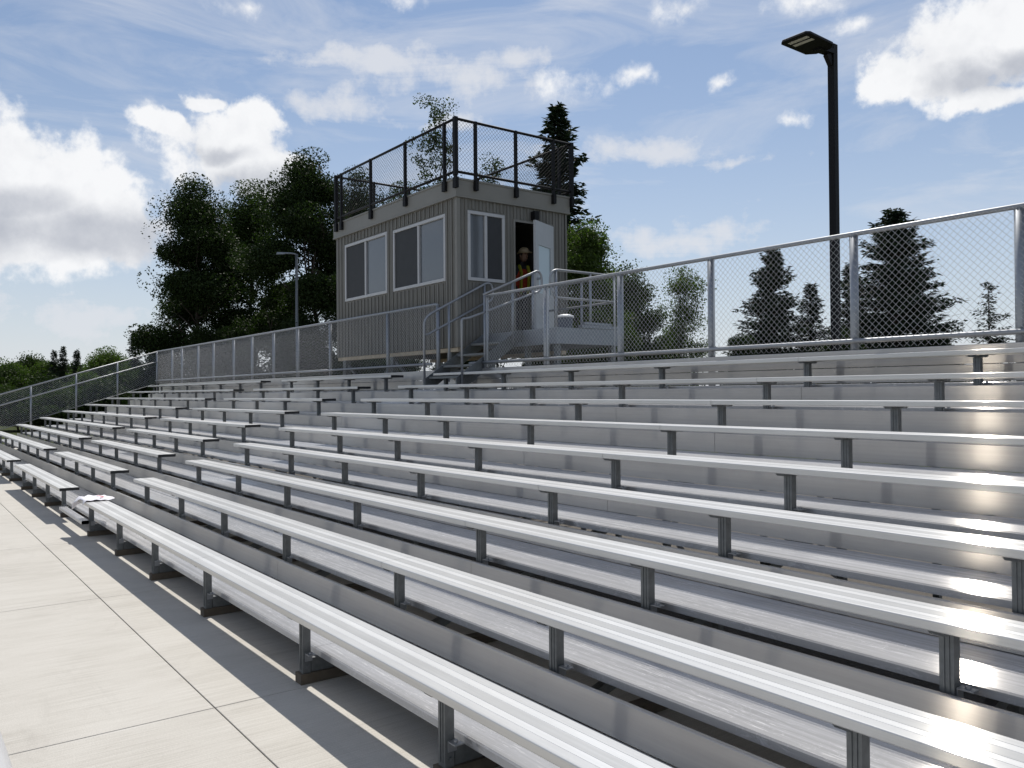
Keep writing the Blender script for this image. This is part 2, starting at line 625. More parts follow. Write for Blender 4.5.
YF = 7.66
fr = thing('chain_link_fence', 'galvanised chain-link fence along the top deck to the right of the staircase', 'fence', (5, YF + .03, 1.84), 'chain-link fences round the stand')
posts_on(fr, [(x, YF + .035) for x in (10.97, 9.44, 7.9, 6.39, 4.59, 3.07, 1.45, -.2, -2.2)], 1.8, 3.30, .083)
MB().tube([(10.99, YF + .035, 3.315), (-2.3, YF + .035, 3.315)], .024, 10).build('top_rail', 'alu_rail', fr, True)
MB().tube([(11.35, YF - .03, 2.245), (-2.3, YF - .03, 2.245)], .024, 10).build('bottom_rail', 'alu_rail', fr, True)
m = MB()
chain_mesh(m, (10.95, YF, 0), (-2.25, YF, 0), 2.17, 3.31)
for x in (10.9, 9.37, 7.97, 6.32):
    m.bar((x, YF, 2.17), (x, YF, 3.29), .004, .018)
m.build('mesh', 'wire', fr)

fl = thing('chain_link_fence', 'galvanised chain-link fence in front of the press box running left to the far corner', 'fence', (22, YF + .03, 1.84), 'chain-link fences round the stand')
posts_on(fl, [(x, YF + .03) for x in (12.42, 14.25, 16.86, 18.66, 20.19, 21.73, 23.19, 24.99, 26.51, 28.3, 29.47)], 1.8, 3.30, .07)
MB().tube([(12.4, YF + .03, 3.26), (12.42, YF + .03, 3.30), (12.5, YF + .03, 3.315), (31.4, YF + .03, 3.315)], .024, 10).build('top_rail', 'alu_rail', fl, True)
MB().tube([(12.55, YF - .03, 2.27), (31.4, YF - .03, 2.27)], .024, 10).build('bottom_rail', 'alu_rail', fl, True)
m = MB()
chain_mesh(m, (12.45, YF, 0), (31.4, YF, 0), 2.17, 3.31)
m.build('mesh', 'wire', fl)

XS = 31.2
sl = RISE / d
fs = thing('chain_link_fence', 'galvanised chain-link fence sloping down the far side of the stand with two rails', 'fence', (XS, 7.6, 1.84), 'chain-link fences round the stand')


def zs(y):
    return 3.29 - (7.62 - y) * sl


for y in (7.62, 6.33, 5.05, 3.72, 2.45):
    posts_on(fs, [(XS, y)], max(.0, zs(y) - 1.45), zs(y) + .01, .06)
y0 = 1.5
MB().tube([(XS, 7.64, zs(7.64)), (XS, y0, zs(y0))], .023, 10).build('top_rail', 'alu_rail', fs, True)
MB().tube([(XS - .03, 7.64, zs(7.64) - .35), (XS - .03, y0, zs(y0) - .35)], .023, 10).build('middle_rail', 'alu_rail', fs, True)
MB().tube([(XS - .03, 7.64, zs(7.64) - 1.12), (XS - .03, y0, zs(y0) - 1.12)], .012, 10).build('bottom_rail', 'galv_leg', fs, True)
m = MB()
chain_mesh(m, (XS + .03, y0, zs(y0)), (XS + .03, 7.64, zs(7.64)), -1.14, 0)
m.build('mesh', 'wire', fs)

# ------------------------------------------------------------------ press box
BX0, BX1, BY0, BY1 = 12.05, 16.88, 7.86, 10.33
BZ0, BZF, BZT = 2.55, 5.17, 5.47
pb = thing('press_box', 'taupe ribbed-siding press box on stilts with white windows and open door', 'press box', (14.5, 9.1, 0))


def ribbed(a0, a1, holes, axis, base, out, z0=BZ0, z1=BZF):
    """a ribbed siding wall along X (axis 0) or Y (axis 1): flat sheet pieces round the openings, ribs outside"""
    m = MB()
    th = .05

    def bx(s0, s1, o0, o1, za, zb):
        o0_, o1_ = sorted((base + out * o0, base + out * o1))
        if axis == 0:
            m.box(s0, s1, o0_, o1_, za, zb)
        else:
            m.box(o0_, o1_, s0, s1, za, zb)
    cuts = sorted({a0, a1} | {h[0] for h in holes} | {h[1] for h in holes})
    for c0, c1 in zip(cuts, cuts[1:]):
        mid = (c0 + c1) / 2
        hs = sorted([(h[2], h[3]) for h in holes if h[0] < mid < h[1]])
        z = z0
        for b0, b1 in hs:
            if b0 > z:
                bx(c0, c1, -th, 0, z, b0)
            z = b1
        if z < z1:
            bx(c0, c1, -th, 0, z, z1)
    n = int((a1 - a0) / .152)
    for i in range(n + 1):
        for w0, w1, dd in ((.0, .045, .018), (.075, .088, .008)):
            s0 = a0 + i * .152 + w0
            s1 = min(s0 + (w1 - w0), a1)
            if s0 >= a1 - .01:
                continue
            z = z0
            for h in sorted([h for h in holes if h[1] > s0 - .02 and h[0] < s1 + .02], key=lambda h: h[2]):
                if h[2] > z:
                    bx(s0, s1, .0005, dd, z, h[2] - .05)
                z = h[3] + .05
            bx(s0, s1, .0005, dd, z, z1)
    return m


W1 = (14.56, 16.40, 3.75, 4.92)
W2 = (12.42, 14.27, 3.75, 4.895)
W3 = (8.08, 8.84, 3.74, 4.92)
DR = (9.10, 9.94, 2.82, 4.86)
ribbed(BX0, BX1, [W1, W2], 0, BY0, -1).build('front_wall', 'siding', pb)
ribbed(BY0 + .001, BY1, [W3, DR], 1, BX0, -1).build('door_wall', 'siding', pb)
ribbed(BX0, BX1, [], 0, BY1, 1).build('back_wall', 'siding', pb)
ribbed(BY0 + .001, BY1, [], 1, BX1, 1).build('end_wall', 'siding', pb)
m = MB().box(BX0 - .022, BX0 + .05, BY0 - .022, BY0 + .05, BZ0, BZF - .002)
m.build('corner_trim', 'fascia', pb)
MB().box(BX0 + .052, BX1 - .052, BY0 + .052, BY1 - .052, 2.70, 2.80).build('floor', 'inside', pb)
MB().box(BX0 + .052, BX1 - .052, BY0 + .06, BY0 + .42, 3.55, 3.58).build('counter', 'tan', pb)
m = MB()
m.box(BX0 - .05, BX1 + .05, BY0 - .05, BY1 + .05, BZF, BZT - .03)
m.box(BX0 - .065, BX1 + .065, BY0 - .065, BY1 + .065, BZT - .03, BZT)
m.box(BX0 - .06, BX1 + .06, BY0 - .06, BY1 + .06, BZF - .03, BZF - .001)
m.build('roof', 'fascia', pb)


def window(axis, base, out, w, split, darkfirst):
    a0, a1, z0, z1 = w
    m = MB()

    def bx(M_, s0, s1, o0, o1, za, zb):
        p, q = sorted((base + out * o0, base + out * o1))
        if axis == 0:
            M_.box(s0, s1, p, q, za, zb)
        else:
            M_.box(p, q, s0, s1, za, zb)
    f = .036
    bx(m, a0 - .02, a1 + .02, -.03, .03, z0 - .02, z0 + f)
    bx(m, a0 - .02, a1 + .02, -.03, .03, z1 - f, z1 + .02)
    bx(m, a0 - .02, a0 + f, -.03, .03, z0 + f, z1 - f)
    bx(m, a1 - f, a1 + .02, -.03, .03, z0 + f, z1 - f)
    sp = a0 + (a1 - a0) * split
    bx(m, sp - .028, sp + .028, -.028, .022, z0 + f, z1 - f)
    wd = m.build('window', 'white', pb, bevel=.004)
    for s0, s1, dark in ((a0 + f, sp - .028, darkfirst), (sp + .028, a1 - f, not darkfirst)):
        q = MB()
        dp = (.0, .008) if dark else (-.02, -.012)
        bx(q, s0, s1, dp[0], dp[1], z0 + f, z1 - f)
        ORG[wd.name] = ORG[pb.name]
        q.build('pane', 'screen' if dark else 'glass', wd)


window(0, BY0, -1, W1, .5, False)
window(0, BY0, -1, W2, .5, False)
window(1, BX0, -1, W3, .49, False)
# door frame and the leaf standing ajar
m = MB()
for a, b, c, e in ((9.06, 9.10, 2.8, 4.90), (9.94, 9.98, 2.8, 4.90), (9.10, 9.94, 4.86, 4.90)):
    m.box(BX0 - .022, BX0 + .06, a, b, c, e)
m.build('door_frame', 'fascia', pb)
ang = R_(25)
hx, hy = BX0 - .03, 9.94


def dpt(s, o, z):  # along leaf from hinge, outwards
    return (hx - s * math.sin(ang) - o * math.cos(ang), hy - s * math.cos(ang) + o * math.sin(ang), z)


def leaf_box(m, s0, s1, o0, o1, z0, z1):
    i = len(m.v)
    for z in (z0, z1):
        m.v += [dpt(s0, o0, z), dpt(s1, o0, z), dpt(s1, o1, z), dpt(s0, o1, z)]
    m.f += [(i, i + 1, i + 2, i + 3), (i + 4, i + 5, i + 6, i + 7)] + [(i + k, i + (k + 1) % 4, i + 4 + (k + 1) % 4, i + 4 + k) for k in range(4)]


m = MB()
leaf_box(m, 0, .14, 0, .045, 2.83, 4.85)
leaf_box(m, .63, .75, 0, .045, 2.83, 4.85)
leaf_box(m, .14, .63, 0, .045, 2.83, 3.55)
leaf_box(m, .14, .63, 0, .045, 4.42, 4.85)
dl = m.build('door', 'doorw', pb)
m = MB()
leaf_box(m, .141, .629, .015, .03, 3.551, 4.419)
m.build('pane', 'door_glass', dl)
m = MB()
leaf_box(m, .68, .71, .046, .10, 3.78, 3.82)
leaf_box(m, .59, .71, .085, .10, 3.79, 3.81)
m.build('handle', 'galv', dl)
MB().box(BX0 - .14, BX0 - .021, 9.46, 9.56, 4.93, 5.08).build('door_lamp', 'black', pb)
MB().box(BX0 + .02, BX1 - .02, BY0 + .01, BY0 + .12, 2.475, 2.545).build('base_beam', 'tan', pb)
MB().box(BX0 + .02, BX1 - .02, BY1 - .12, BY1 - .01, 2.475, 2.545).build('base_beam', 'tan', pb)
for x in (12.35, 14.45, 16.55):
    for y in (BY0 + .07, BY1 - .07):
        MB().box(x - .07, x + .07, y - .06, y + .06, 0, 2.473).build('leg', 'galv_leg', pb)
for x0_, x1_ in ((12.43, 14.38), (14.53, 16.48)):
    m = MB()
    m.bar((x0_, BY0 + .07, 1.2), (x1_, BY0 + .07, 2.38), .05, .06)
    m.bar((x1_, BY0 + .13, 1.2), (x0_, BY0 + .13, 2.38), .05, .06)
    m.build('brace', 'galv_leg', pb)

# black guard fence on the roof
rf = thing('roof_guard_fence', 'black chain-link guard fence standing round the press box roof', 'fence', (14.5, 9.1, BZT))
RX0, RX1, RY0, RY1 = BX0 - .075, BX1 - .15, BY0 - .075, BY1 + .075
RZ0, RZ1 = 5.56, 6.49
corners = [(RX0, RY0), (RX1, RY0), (RX1, RY1), (RX0, RY1)]
fp = [(16.47, RY0), (15.11, RY0), (13.71, RY0), (12.33, RY0), (RX0, 8.2), (RX0, 9.08), (RX0, 9.96), (16.47, RY1), (15.11, RY1), (13.71, RY1), (12.33, RY1), (RX1, 8.7), (RX1, 9.6)]
for x, y in fp + corners:
    m = MB().box(x - .025, x + .025, y - .025, y + .025, 5.30, RZ1)
    if (x, y) in corners:
        m.box(x - .035, x + .035, y - .035, y + .035, 5.50, RZ1 + .01)
    m.box(x - .05, x + .05, y - .032, y + .032, 5.28, 5.46)
    m.build('post', 'black', rf)
for i in range(4):
    a, b = corners[i], corners[(i + 1) % 4]
    for z in (RZ0, RZ1 - .02):
        MB().tube([(*a, z), (*b, z)], .024, 8).build('rail', 'black', rf, True)
    m = MB()
    chain_mesh(m, (*a, 0), (*b, 0), RZ0, RZ1 - .02, .072, .0026)
    m.build('mesh', 'black', rf)

# ------------------------------------------------------------------ staircase up to the press box
SX0, SX1 = 10.98, 11.93
LZ = 2.79
ss = thing('metal_staircase', 'galvanised metal staircase and landing up to the press box door', 'staircase', (11.4, 7.2, 1.843))
for i in range(4):
    z = 1.843 + .19 * (i + 1)
    y = 7.18 + .28 * i
    MB().box(SX0 + .03, SX1 - .03, y, y + .29, z - .035, z).build('step', 'galv_leg', ss)
for x in (SX0, SX1):
    MB().prism([(7.12, 1.86), (7.12, 2.0), (8.32, LZ), (8.42, LZ), (8.42, LZ - .2), (8.36, LZ - .2), (7.3, 1.86)], x - .012, x + .012).build('stringer', 'galv_leg', ss)
MB().box(10.12, 12.0, 8.43, 9.80, LZ - .04, LZ).build('landing', 'galv', ss)
m = MB().box(10.12, 12.0, 8.43, 8.46, LZ - .26, LZ - .042).box(10.09, 10.119, 8.43, 9.80, LZ - .26, LZ - .002).box(10.12, 12, 9.77, 9.80, LZ - .26, LZ - .042)
m.build('landing_skirt', 'galv', ss)
for x, y in ((10.18, 8.52), (10.18, 9.7), (11.9, 9.7), (10.94, 8.52)):
    MB().box(x - .04, x + .04, y - .04, y + .04, 0, LZ - .042).build('leg', 'galv_leg', ss)


def arc_pts(c, a, b, n=6):
    """quarter bend through control point c from a to b"""
    a, b, c = Vector(a), Vector(b), Vector(c)
    return [a * (1 - t) ** 2 + c * 2 * t * (1 - t) + b * t ** 2 for t in [i / n for i in range(n + 1)]]


GR = 'stair handrails'
hr = thing('stair_handrail', 'looped two-bar handrail on the left side of the stairs against the press box', 'handrail', (11.95, 7.2, 1.84), GR)
x = 11.96
k_ = .50
top = [(x, 7.13, 1.86), (x, 7.13, 2.85)] + arc_pts((x, 7.13, 3.02), (x, 7.13, 2.88), (x, 7.3, 3.11)) + [(x, 8.36, 3.66)] + arc_pts((x, 8.52, 3.73), (x, 8.38, 3.67), (x, 8.54, 3.55)) + arc_pts((x, 8.54, 3.36), (x, 8.54, 3.5), (x, 8.38, 3.34))
MB().tube(top, .021, 8).build('top_bar', 'alu_rail', hr, True)
MB().tube([(x, 7.13, 2.78)] + arc_pts((x, 7.16, 2.70), (x, 7.13, 2.76), (x, 7.3, 2.79)) + [(x, 8.38, 3.34)], .019, 8).build('middle_bar', 'alu_rail', hr, True)
for y, zt_ in ((7.62, 3.27), (8.36, 3.65)):
    MB().tube([(x, y, 1.95 if y < 8 else 2.6), (x, y, zt_)], .02, 8).build('post', 'galv', hr, True)
hr = thing('stair_handrail', 'two-bar handrail on the right side of the stairs, next to the landing', 'handrail', (10.95, 7.2, 1.84), GR)
x = 10.93
MB().tube([(x, 7.62, 3.33), (x, 8.66, 3.77)] + arc_pts((x, 8.80, 3.83), (x, 8.68, 3.78), (x, 8.82, 3.66)) + arc_pts((x, 8.82, 3.44), (x, 8.82, 3.6), (x, 8.64, 3.42)), .021, 8).build('top_bar', 'alu_rail', hr, True)
MB().tube([(x, 7.2, 1.86), (x, 7.2, 2.86)] + arc_pts((x, 7.2, 2.93), (x, 7.2, 2.88), (x, 7.27, 2.93)) + [(x, 7.36, 2.95), (x, 8.64, 3.42)], .02, 8).build('middle_bar', 'alu_rail', hr, True)
for y, zt_ in ((7.64, 3.34), (8.2, 3.56), (8.62, 3.74)):
    MB().tube([(x, y, 1.9 if y < 8 else 2.55), (x, y, zt_)], .02, 8).build('post', 'galv', hr, True)
hr = thing('landing_railing', 'pipe railing around the outer edge of the press box landing', 'railing', (10.0, 9, LZ))
x = 10.14
MB().tube([(x, 8.36, 3.42)] + arc_pts((x, 8.34, 3.70), (x, 8.35, 3.5), (x, 8.52, 3.70)) + [(x, 9.74, 3.70), (11.9, 9.77, 3.70)], .021, 8).build('top_bar', 'alu_rail', hr, True)
MB().tube([(x, 8.36, 3.42), (x, 8.45, 3.26), (x, 9.74, 3.26), (11.9, 9.77, 3.26)], .02, 8).build('middle_bar', 'alu_rail', hr, True)
for px_, py_ in ((x, 8.47), (x, 9.2), (x, 9.74), (11.0, 9.77)):
    MB().tube([(px_, py_, LZ - .2), (px_, py_, 3.69)], .022, 8).build('post', 'galv', hr, True)

# things left on the landing
bk = thing('lidded_tub', 'dark tub with bright white domed lid standing on the landing', 'tub', (10.25, 8.75, LZ))
MB().tube([(10.25, 8.75, LZ + .001), (10.25, 8.75, LZ + .17)], [.11, .13], 16).build('body', 'blue', bk)
MB().tube([(10.25, 8.75, LZ + .171), (10.25, 8.75, LZ + .20), (10.25, 8.75, LZ + .225)], [.15, .14, .07], 16).build('lid', 'lid', bk, True)
tag(MB().bar((10.12, 8.95, LZ + .03), (10.14, 9.75, LZ + .03), .10, .05).bar((10.13, 9.02, LZ + .085), (10.2, 9.68, LZ + .085), .09, .04).bar((10.22, 9.1, LZ + .04), (10.3, 9.8, LZ + .04), .07, .07).build('offcut_stack', 'galv', None, org=(10.15, 9.3, LZ)), 'small stack of grey metal offcuts lying on the landing beside the tub', 'metal offcuts')

# ------------------------------------------------------------------ person in the doorway
pr = thing('person', 'person in tan hard hat and orange vest with lime bands in the press box doorway', 'person', (12.6, 9.60, 2.80))
PX, PY, PZ = 12.6, 9.62, 2.80


def skinned(name, joints, edges, mat, parent, sub=2, root=0):
    me = D.meshes.new(name)
    o0 = ORG[parent.name]
    me.from_pydata([(-(PX + x - o0.x), PY + y - o0.y, PZ + z - o0.z) for x, y, z, r in joints], edges, [])
    o = D.objects.new(name, me)
    COL.objects.link(o)
    o.parent = parent
    ORG[o.name] = o0
    md = o.modifiers.new('skin', 'SKIN')
    for i, v in enumerate(me.skin_vertices[0].data):
        r = joints[i][3]
        v.radius = r if isinstance(r, tuple) else (r, r)
        v.use_root = (i == root)
    md.use_smooth_shade = True
    s = o.modifiers.new('sub', 'SUBSURF')
    s.levels = s.render_levels = sub
    me.materials.append(MAT[mat])
    return o


# faces -X (out of the door) and leans a little forward; sideways axis is Y
J = [(0, 0, .86, (.13, .10)), (-.02, 0, 1.08, (.14, .10)), (-.05, 0, 1.26, (.15, .10)), (-.07, 0, 1.36, (.07, .07)), (-.10, 0, 1.45, .052),
     (-.06, .17, 1.31, .062), (-.04, .24, 1.06, .048), (-.16, .22, .86, .038), (-.22, .20, .80, .034),
     (-.06, -.17, 1.31, .062), (-.03, -.24, 1.06, .048), (-.15, -.23, .86, .038), (-.21, -.21, .80, .034),
     (0, .09, .80, .088), (-.02, .10, .45, .062), (.0, .10, .09, .045), (-.12, .11, .04, .035),
     (0, -.09, .80, .088), (-.02, -.10, .45, .062), (.0, -.10, .09, .045), (-.12, -.11, .04, .035)]
Eg = [(0, 1), (1, 2), (2, 3), (3, 4), (2, 5), (5, 6), (6, 7), (7, 8), (2, 9), (9, 10), (10, 11), (11, 12), (0, 13), (13, 14), (14, 15), (15, 16), (0, 17), (17, 18), (18, 19), (19, 20)]
skinned('body', J, Eg, 'shirt', pr)


def blob(cx, cy, cz, rx, ry, rz, n=14, m_=9, z_from=-1.0):
    m = MB()
    rows = []
    for i in range(m_ + 1):
        t = -math.pi / 2 + math.pi * i / m_
        sz = math.sin(t)
        if sz < z_from:
            continue
        rows.append([(cx + rx * math.cos(t) * math.cos(2 * math.pi * j / n), cy + ry * math.cos(t) * math.sin(2 * math.pi * j / n), cz + rz * sz) for j in range(n)])
    for r in rows:
        m.v += r
    for i in range(len(rows) - 1):
        for j in range(n):
            l = (j + 1) % n
            m.f.append((i * n + j, i * n + l, (i + 1) * n + l, (i + 1) * n + j))
    m.f.append(tuple(range(n)))
    return m


hxp, hyp, hzp = PX - .14, PY, PZ + 1.54
h = blob(hxp, hyp, hzp, .095, .078, .115)
i = len(h.v)
for q in (blob(hxp - .095, hyp, hzp - .01, .022, .016, .026, 8, 6), blob(hxp + .005, hyp + .08, hzp - .005, .018, .012, .03, 8, 6), blob(hxp + .005, hyp - .08, hzp - .005, .018, .012, .03, 8, 6), blob(hxp - .08, hyp, hzp - .065, .02, .028, .012, 8, 6), blob(hxp - .085, hyp + .033, hzp + .018, .012, .014, .009, 8, 6), blob(hxp - .085, hyp - .033, hzp + .018, .012, .014, .009, 8, 6)):
    i = len(h.v)
    h.v += q.v
    h.f += [tuple(a + i for a in f) for f in q.f]
h.build('head', 'skin', pr, True)
blob(hxp + .02, hyp, hzp + .02, .098, .088, .10, 14, 9, -.6).build('hair', 'hair', pr, True)
hat = blob(hxp - .005, hyp, hzp + .05, .125, .108, .115, 16, 10, 0.0)
hat.prism([(hxp - .005 + .16 * math.cos(a) - (.03 if math.cos(a) < -.3 else 0), hyp + .13 * math.sin(a)) for a in [2 * math.pi * j / 18 for j in range(18)]], hzp + .045, hzp + .056, 2)
hat.bar((hxp - .12, hyp, hzp + .10), (hxp + .11, hyp, hzp + .10), .02, .06)
hat.build('hard_hat', 'helmet', pr, True)
Jv = [(.0, 0, .80, (.175, .125)), (-.02, 0, 1.06, (.18, .128)), (-.05, 0, 1.24, (.185, .125)), (-.06, 0, 1.335, (.12, .09))]
skinned('vest', Jv, [(0, 1), (1, 2), (2, 3)], 'vest', pr, 2)
for sgn in (-1, 1):
    m = MB()
    pts = [(PX - .15, PY + sgn * .085, PZ + .80), (PX - .175, PY + sgn * .09, PZ + 1.06), (PX - .19, PY + sgn * .095, PZ + 1.22), (PX - .13, PY + sgn * .10, PZ + 1.36)]
    for a, b in zip(pts, pts[1:]):
        m.bar(a, b, .05, .03)
    m.build('reflective_band', 'lime', pr)
for sgn in (-1, 1):  # hands with separate fingers
    m = MB()
    bx_, by_, bz_ = PX - .22, PY + sgn * .205, PZ + .80
    m.tube([(bx_, by_, bz_ + .01), (bx_ - .04, by_ - sgn * .005, bz_ - .05)], [.03, .036], 10)
    for q, ln in enumerate((.060, .072, .068, .052)):
        o_ = (q - 1.5) * .019
        m.tube([(bx_ - .04 + o_ * .5, by_ + o_, bz_ - .05), (bx_ - .06 + o_ * .5, by_ + o_, bz_ - .05 - ln * .55), (bx_ - .05 + o_ * .5, by_ + o_, bz_ - .05 - ln)], [.0095, .009, .007], 7)
    m.tube([(bx_ - .02, by_ - sgn * .03, bz_ - .02), (bx_ - .05, by_ - sgn * .05, bz_ - .05), (bx_ - .07, by_ - sgn * .045, bz_ - .075)], [.012, .010, .008], 7)
    m.build('hand', 'skin', pr, True)

# ------------------------------------------------------------------ lamps
lx, ly, lz = spot(832.4, 12.7, 45)
lp = thing('lamp_post', 'tall square black lamp post with flat slanted LED head, behind the right-hand fence', 'lamp post', (lx, ly, 0), 'lamp posts')
MB().box(lx - .055, lx + .055, ly - .055, ly + .055, 0, lz).build('pole', 'black', lp, bevel=.006)
MB().box(lx - .15, lx + .15, ly - .15, ly + .15, 0, .03).build('base_plate', 'black', lp)
# head: flat tapered slab reaching out over the stand
hd = MB()
th2 = TH
ux, uy = .0, -1.0   # direction it reaches in plan (towards the rows)
vx, vy = -uy, ux


def hp(a, b, z):
    return (lx + ux * a + vx * b, ly + uy * a + vy * b, z)


zt_ = lz - .155
prof = [(.24, .12), (.35, .235), (.95, .245), (1.01, .20), (1.01, -.20), (.95, -.245), (.35, -.235), (.24, -.12)]
i = len(hd.v)
for dz_, sh in ((-.01, .0), (.035, .02)):
    for a, b in prof:
        hd.v.append(hp(a * (1 - sh), b * (1 - 2 * sh), zt_ + dz_ + a * .02))
n = len(prof)
hd.f += [tuple(range(n)), tuple(range(n, 2 * n))] + [(k, (k + 1) % n, n + (k + 1) % n, n + k) for k in range(n)]
hd.v += []
lh = hd.build('lamp_head', 'black', lp, bevel=.008)
kn = MB()
kn.bar(hp(.045, 0, lz - .30), hp(.16, 0, lz - .17), .07, .10).bar(hp(.056, 0, lz - .125), hp(.42, 0, lz - .145), .13, .07)
kn.build('arm', 'black', lp)
ln_ = MB()
for a0_, a1_ in ((.73, .80), (.85, .92)):
    i = len(ln_.v)
    for dz_ in (-.016, -.0115):
        for a, b in ((a0_, -.17), (a1_, -.17), (a1_, .15), (a0_, .15)):
            ln_.v.append(hp(a, b, zt_ + dz_ + a * .02))
    ln_.f += [(i, i + 1, i + 2, i + 3), (i + 4, i + 5, i + 6, i + 7)] + [(i + k, i + (k + 1) % 4, i + 4 + (k + 1) % 4, i + 4 + k) for k in range(4)]
ln_.build('lens', 'lens', lh)

lx, ly, lz = spot(296.5, 33, 254)
lp = thing('lamp_post', 'slim far-off lamp post with short curved arm in front of the dark trees', 'lamp post', (lx, ly, 0), 'lamp posts')
MB().tube([(lx, ly, 0), (lx, ly, lz)], [.075, .05], 8).build('pole', 'galv_leg', lp, True)
ex, ey, ez = spot(277, 32.6, 253)
MB().tube([(lx, ly, lz - .06)] + arc_pts((lx * .8 + ex * .2, ly * .8 + ey * .2, lz + .02), (lx, ly, lz - .03), (lx * .6 + ex * .4, ly * .6 + ey * .4, lz)) + [(ex, ey, ez)], .035, 8).build('arm', 'galv', lp, True)
MB().bar((lx * .35 + ex * .65, ly * .35 + ey * .65, lz - .03), (ex, ey, ez - .03), .2, .06).build('lamp_head', 'galv', lp)

# ------------------------------------------------------------------ white sheet on the front bench end
sh = MB()
nx, ny = 26, 16
rnd = random.Random(3)
x0s, y0s = 11.30, Y[0] - .035
for i in range(nx + 1):
    for j in range(ny + 1):
        a, b = i / nx, j / ny
        Xp = x0s + a * .62
        Yp = y0s + b * .36 + .03 * math.sin(a * 5)
        z = Z[0] + .006 + .012 * abs(math.sin(a * 9 + b * 4)) + .010 * math.sin(b * 11 + a * 3) ** 2
        if Xp > 11.82:
            ov = Xp - 11.82
            Xp = 11.825 + .35 * ov
            z -= .75 * ov + .02 * math.sin(b * 9)
        if Yp < Y[0]:
            z -= (Y[0] - Yp) * 1.2
        sh.v.append((Xp, Yp, z))
for i in range(nx):
    for j in range(ny):
        q = i * (ny + 1) + j
        sh.f.append((q, q + 1, q + ny + 2, q + ny + 1))
so = sh.build('plastic_sheet', 'sheet', None, True, org=(11.5, Y[0], Z[0]))
so.modifiers.new('thick', 'SOLIDIFY').thickness = .003
tag(so, 'crumpled white plastic sheet with red print draped over the front bench end', 'plastic sheet')
rp = MB()
for a0, a1, b0, b1 in ((.30, .46, .62, .70), (.52, .60, .60, .72), (.22, .27, .55, .66)):
    ps = []
    for a, b in ((a0, b0), (a1, b0), (a1, b1), (a0, b1)):
        Xp = x0s + a * .62
        Yp = y0s + b * .36 + .03 * math.sin(a * 5)
        ps.append((Xp, Yp, Z[0] + .034))
    i = len(rp.v)
    rp.v += ps
    rp.f.append((i, i + 1, i + 2, i + 3))
rp.build('red_print', 'red', so)

# ------------------------------------------------------------------ white pipe rail beside the camera
wr = thing('pipe_railing', 'white painted pipe railing at the very edge beside the concrete', 'railing', (0, .12, 0))
MB().tube([(-3, .172, 1.02), (2.6, .172, 1.02)], .027, 14).build('top_rail', 'white', wr, True)
MB().tube([(-3, .172, .55), (2.6, .172, .55)], .022, 12).build('lower_rail', 'white', wr, True)
for x in (-2.6, 2.55):
    MB().tube([(x, .172, 0), (x, .172, 1.0)], .025, 12).build('post', 'white', wr, True)


# ------------------------------------------------------------------ trees
def mesh_np(name, V, nper, mat, parent):
    me = D.meshes.new(name)
    nv = len(V)
    nf = nv // nper
    me.vertices.add(nv)
    me.vertices.foreach_set('co', V.astype(np.float32).ravel())
    me.loops.add(nv)
    me.loops.foreach_set('vertex_index', np.arange(nv, dtype=np.int32))
    me.polygons.add(nf)
    me.polygons.foreach_set('loop_start', np.arange(0, nv, nper, dtype=np.int32))
    me.polygons.foreach_set('loop_total', np.full(nf, nper, dtype=np.int32))
    me.update(calc_edges=True)
    me.materials.append(MAT[mat])
    o = D.objects.new(name, me)
    COL.objects.link(o)
    o.parent = parent
    return o


def leaves(C, size, rg, asp=.55, up=.0):
    """one folded-diamond leaf per centre"""
    n = len(C)
    a = rg.normal(size=(n, 3))
    a[:, 2] -= up
    a /= np.linalg.norm(a, axis=1)[:, None]
    b = rg.normal(size=(n, 3))
    b -= a * (a * b).sum(1)[:, None]
    b /= np.linalg.norm(b, axis=1)[:, None]
    s = size * rg.uniform(.6, 1.35, n)[:, None]
    V = np.stack([C - a * s * .5, C + b * s * asp * .5, C + a * s * .5, C - b * s * asp * .5], 1)
    return V.reshape(-1, 3)


def wobble(rg, p0, p1, n, amp):
    p0, p1 = np.array(p0, float), np.array(p1, float)
    L = np.linalg.norm(p1 - p0)
    return [tuple(p0 + (p1 - p0) * t + (rg.normal(size=3) * amp * L * (0 if t in (0, 1) else 1))) for t in [i / n for i in range(n + 1)]]


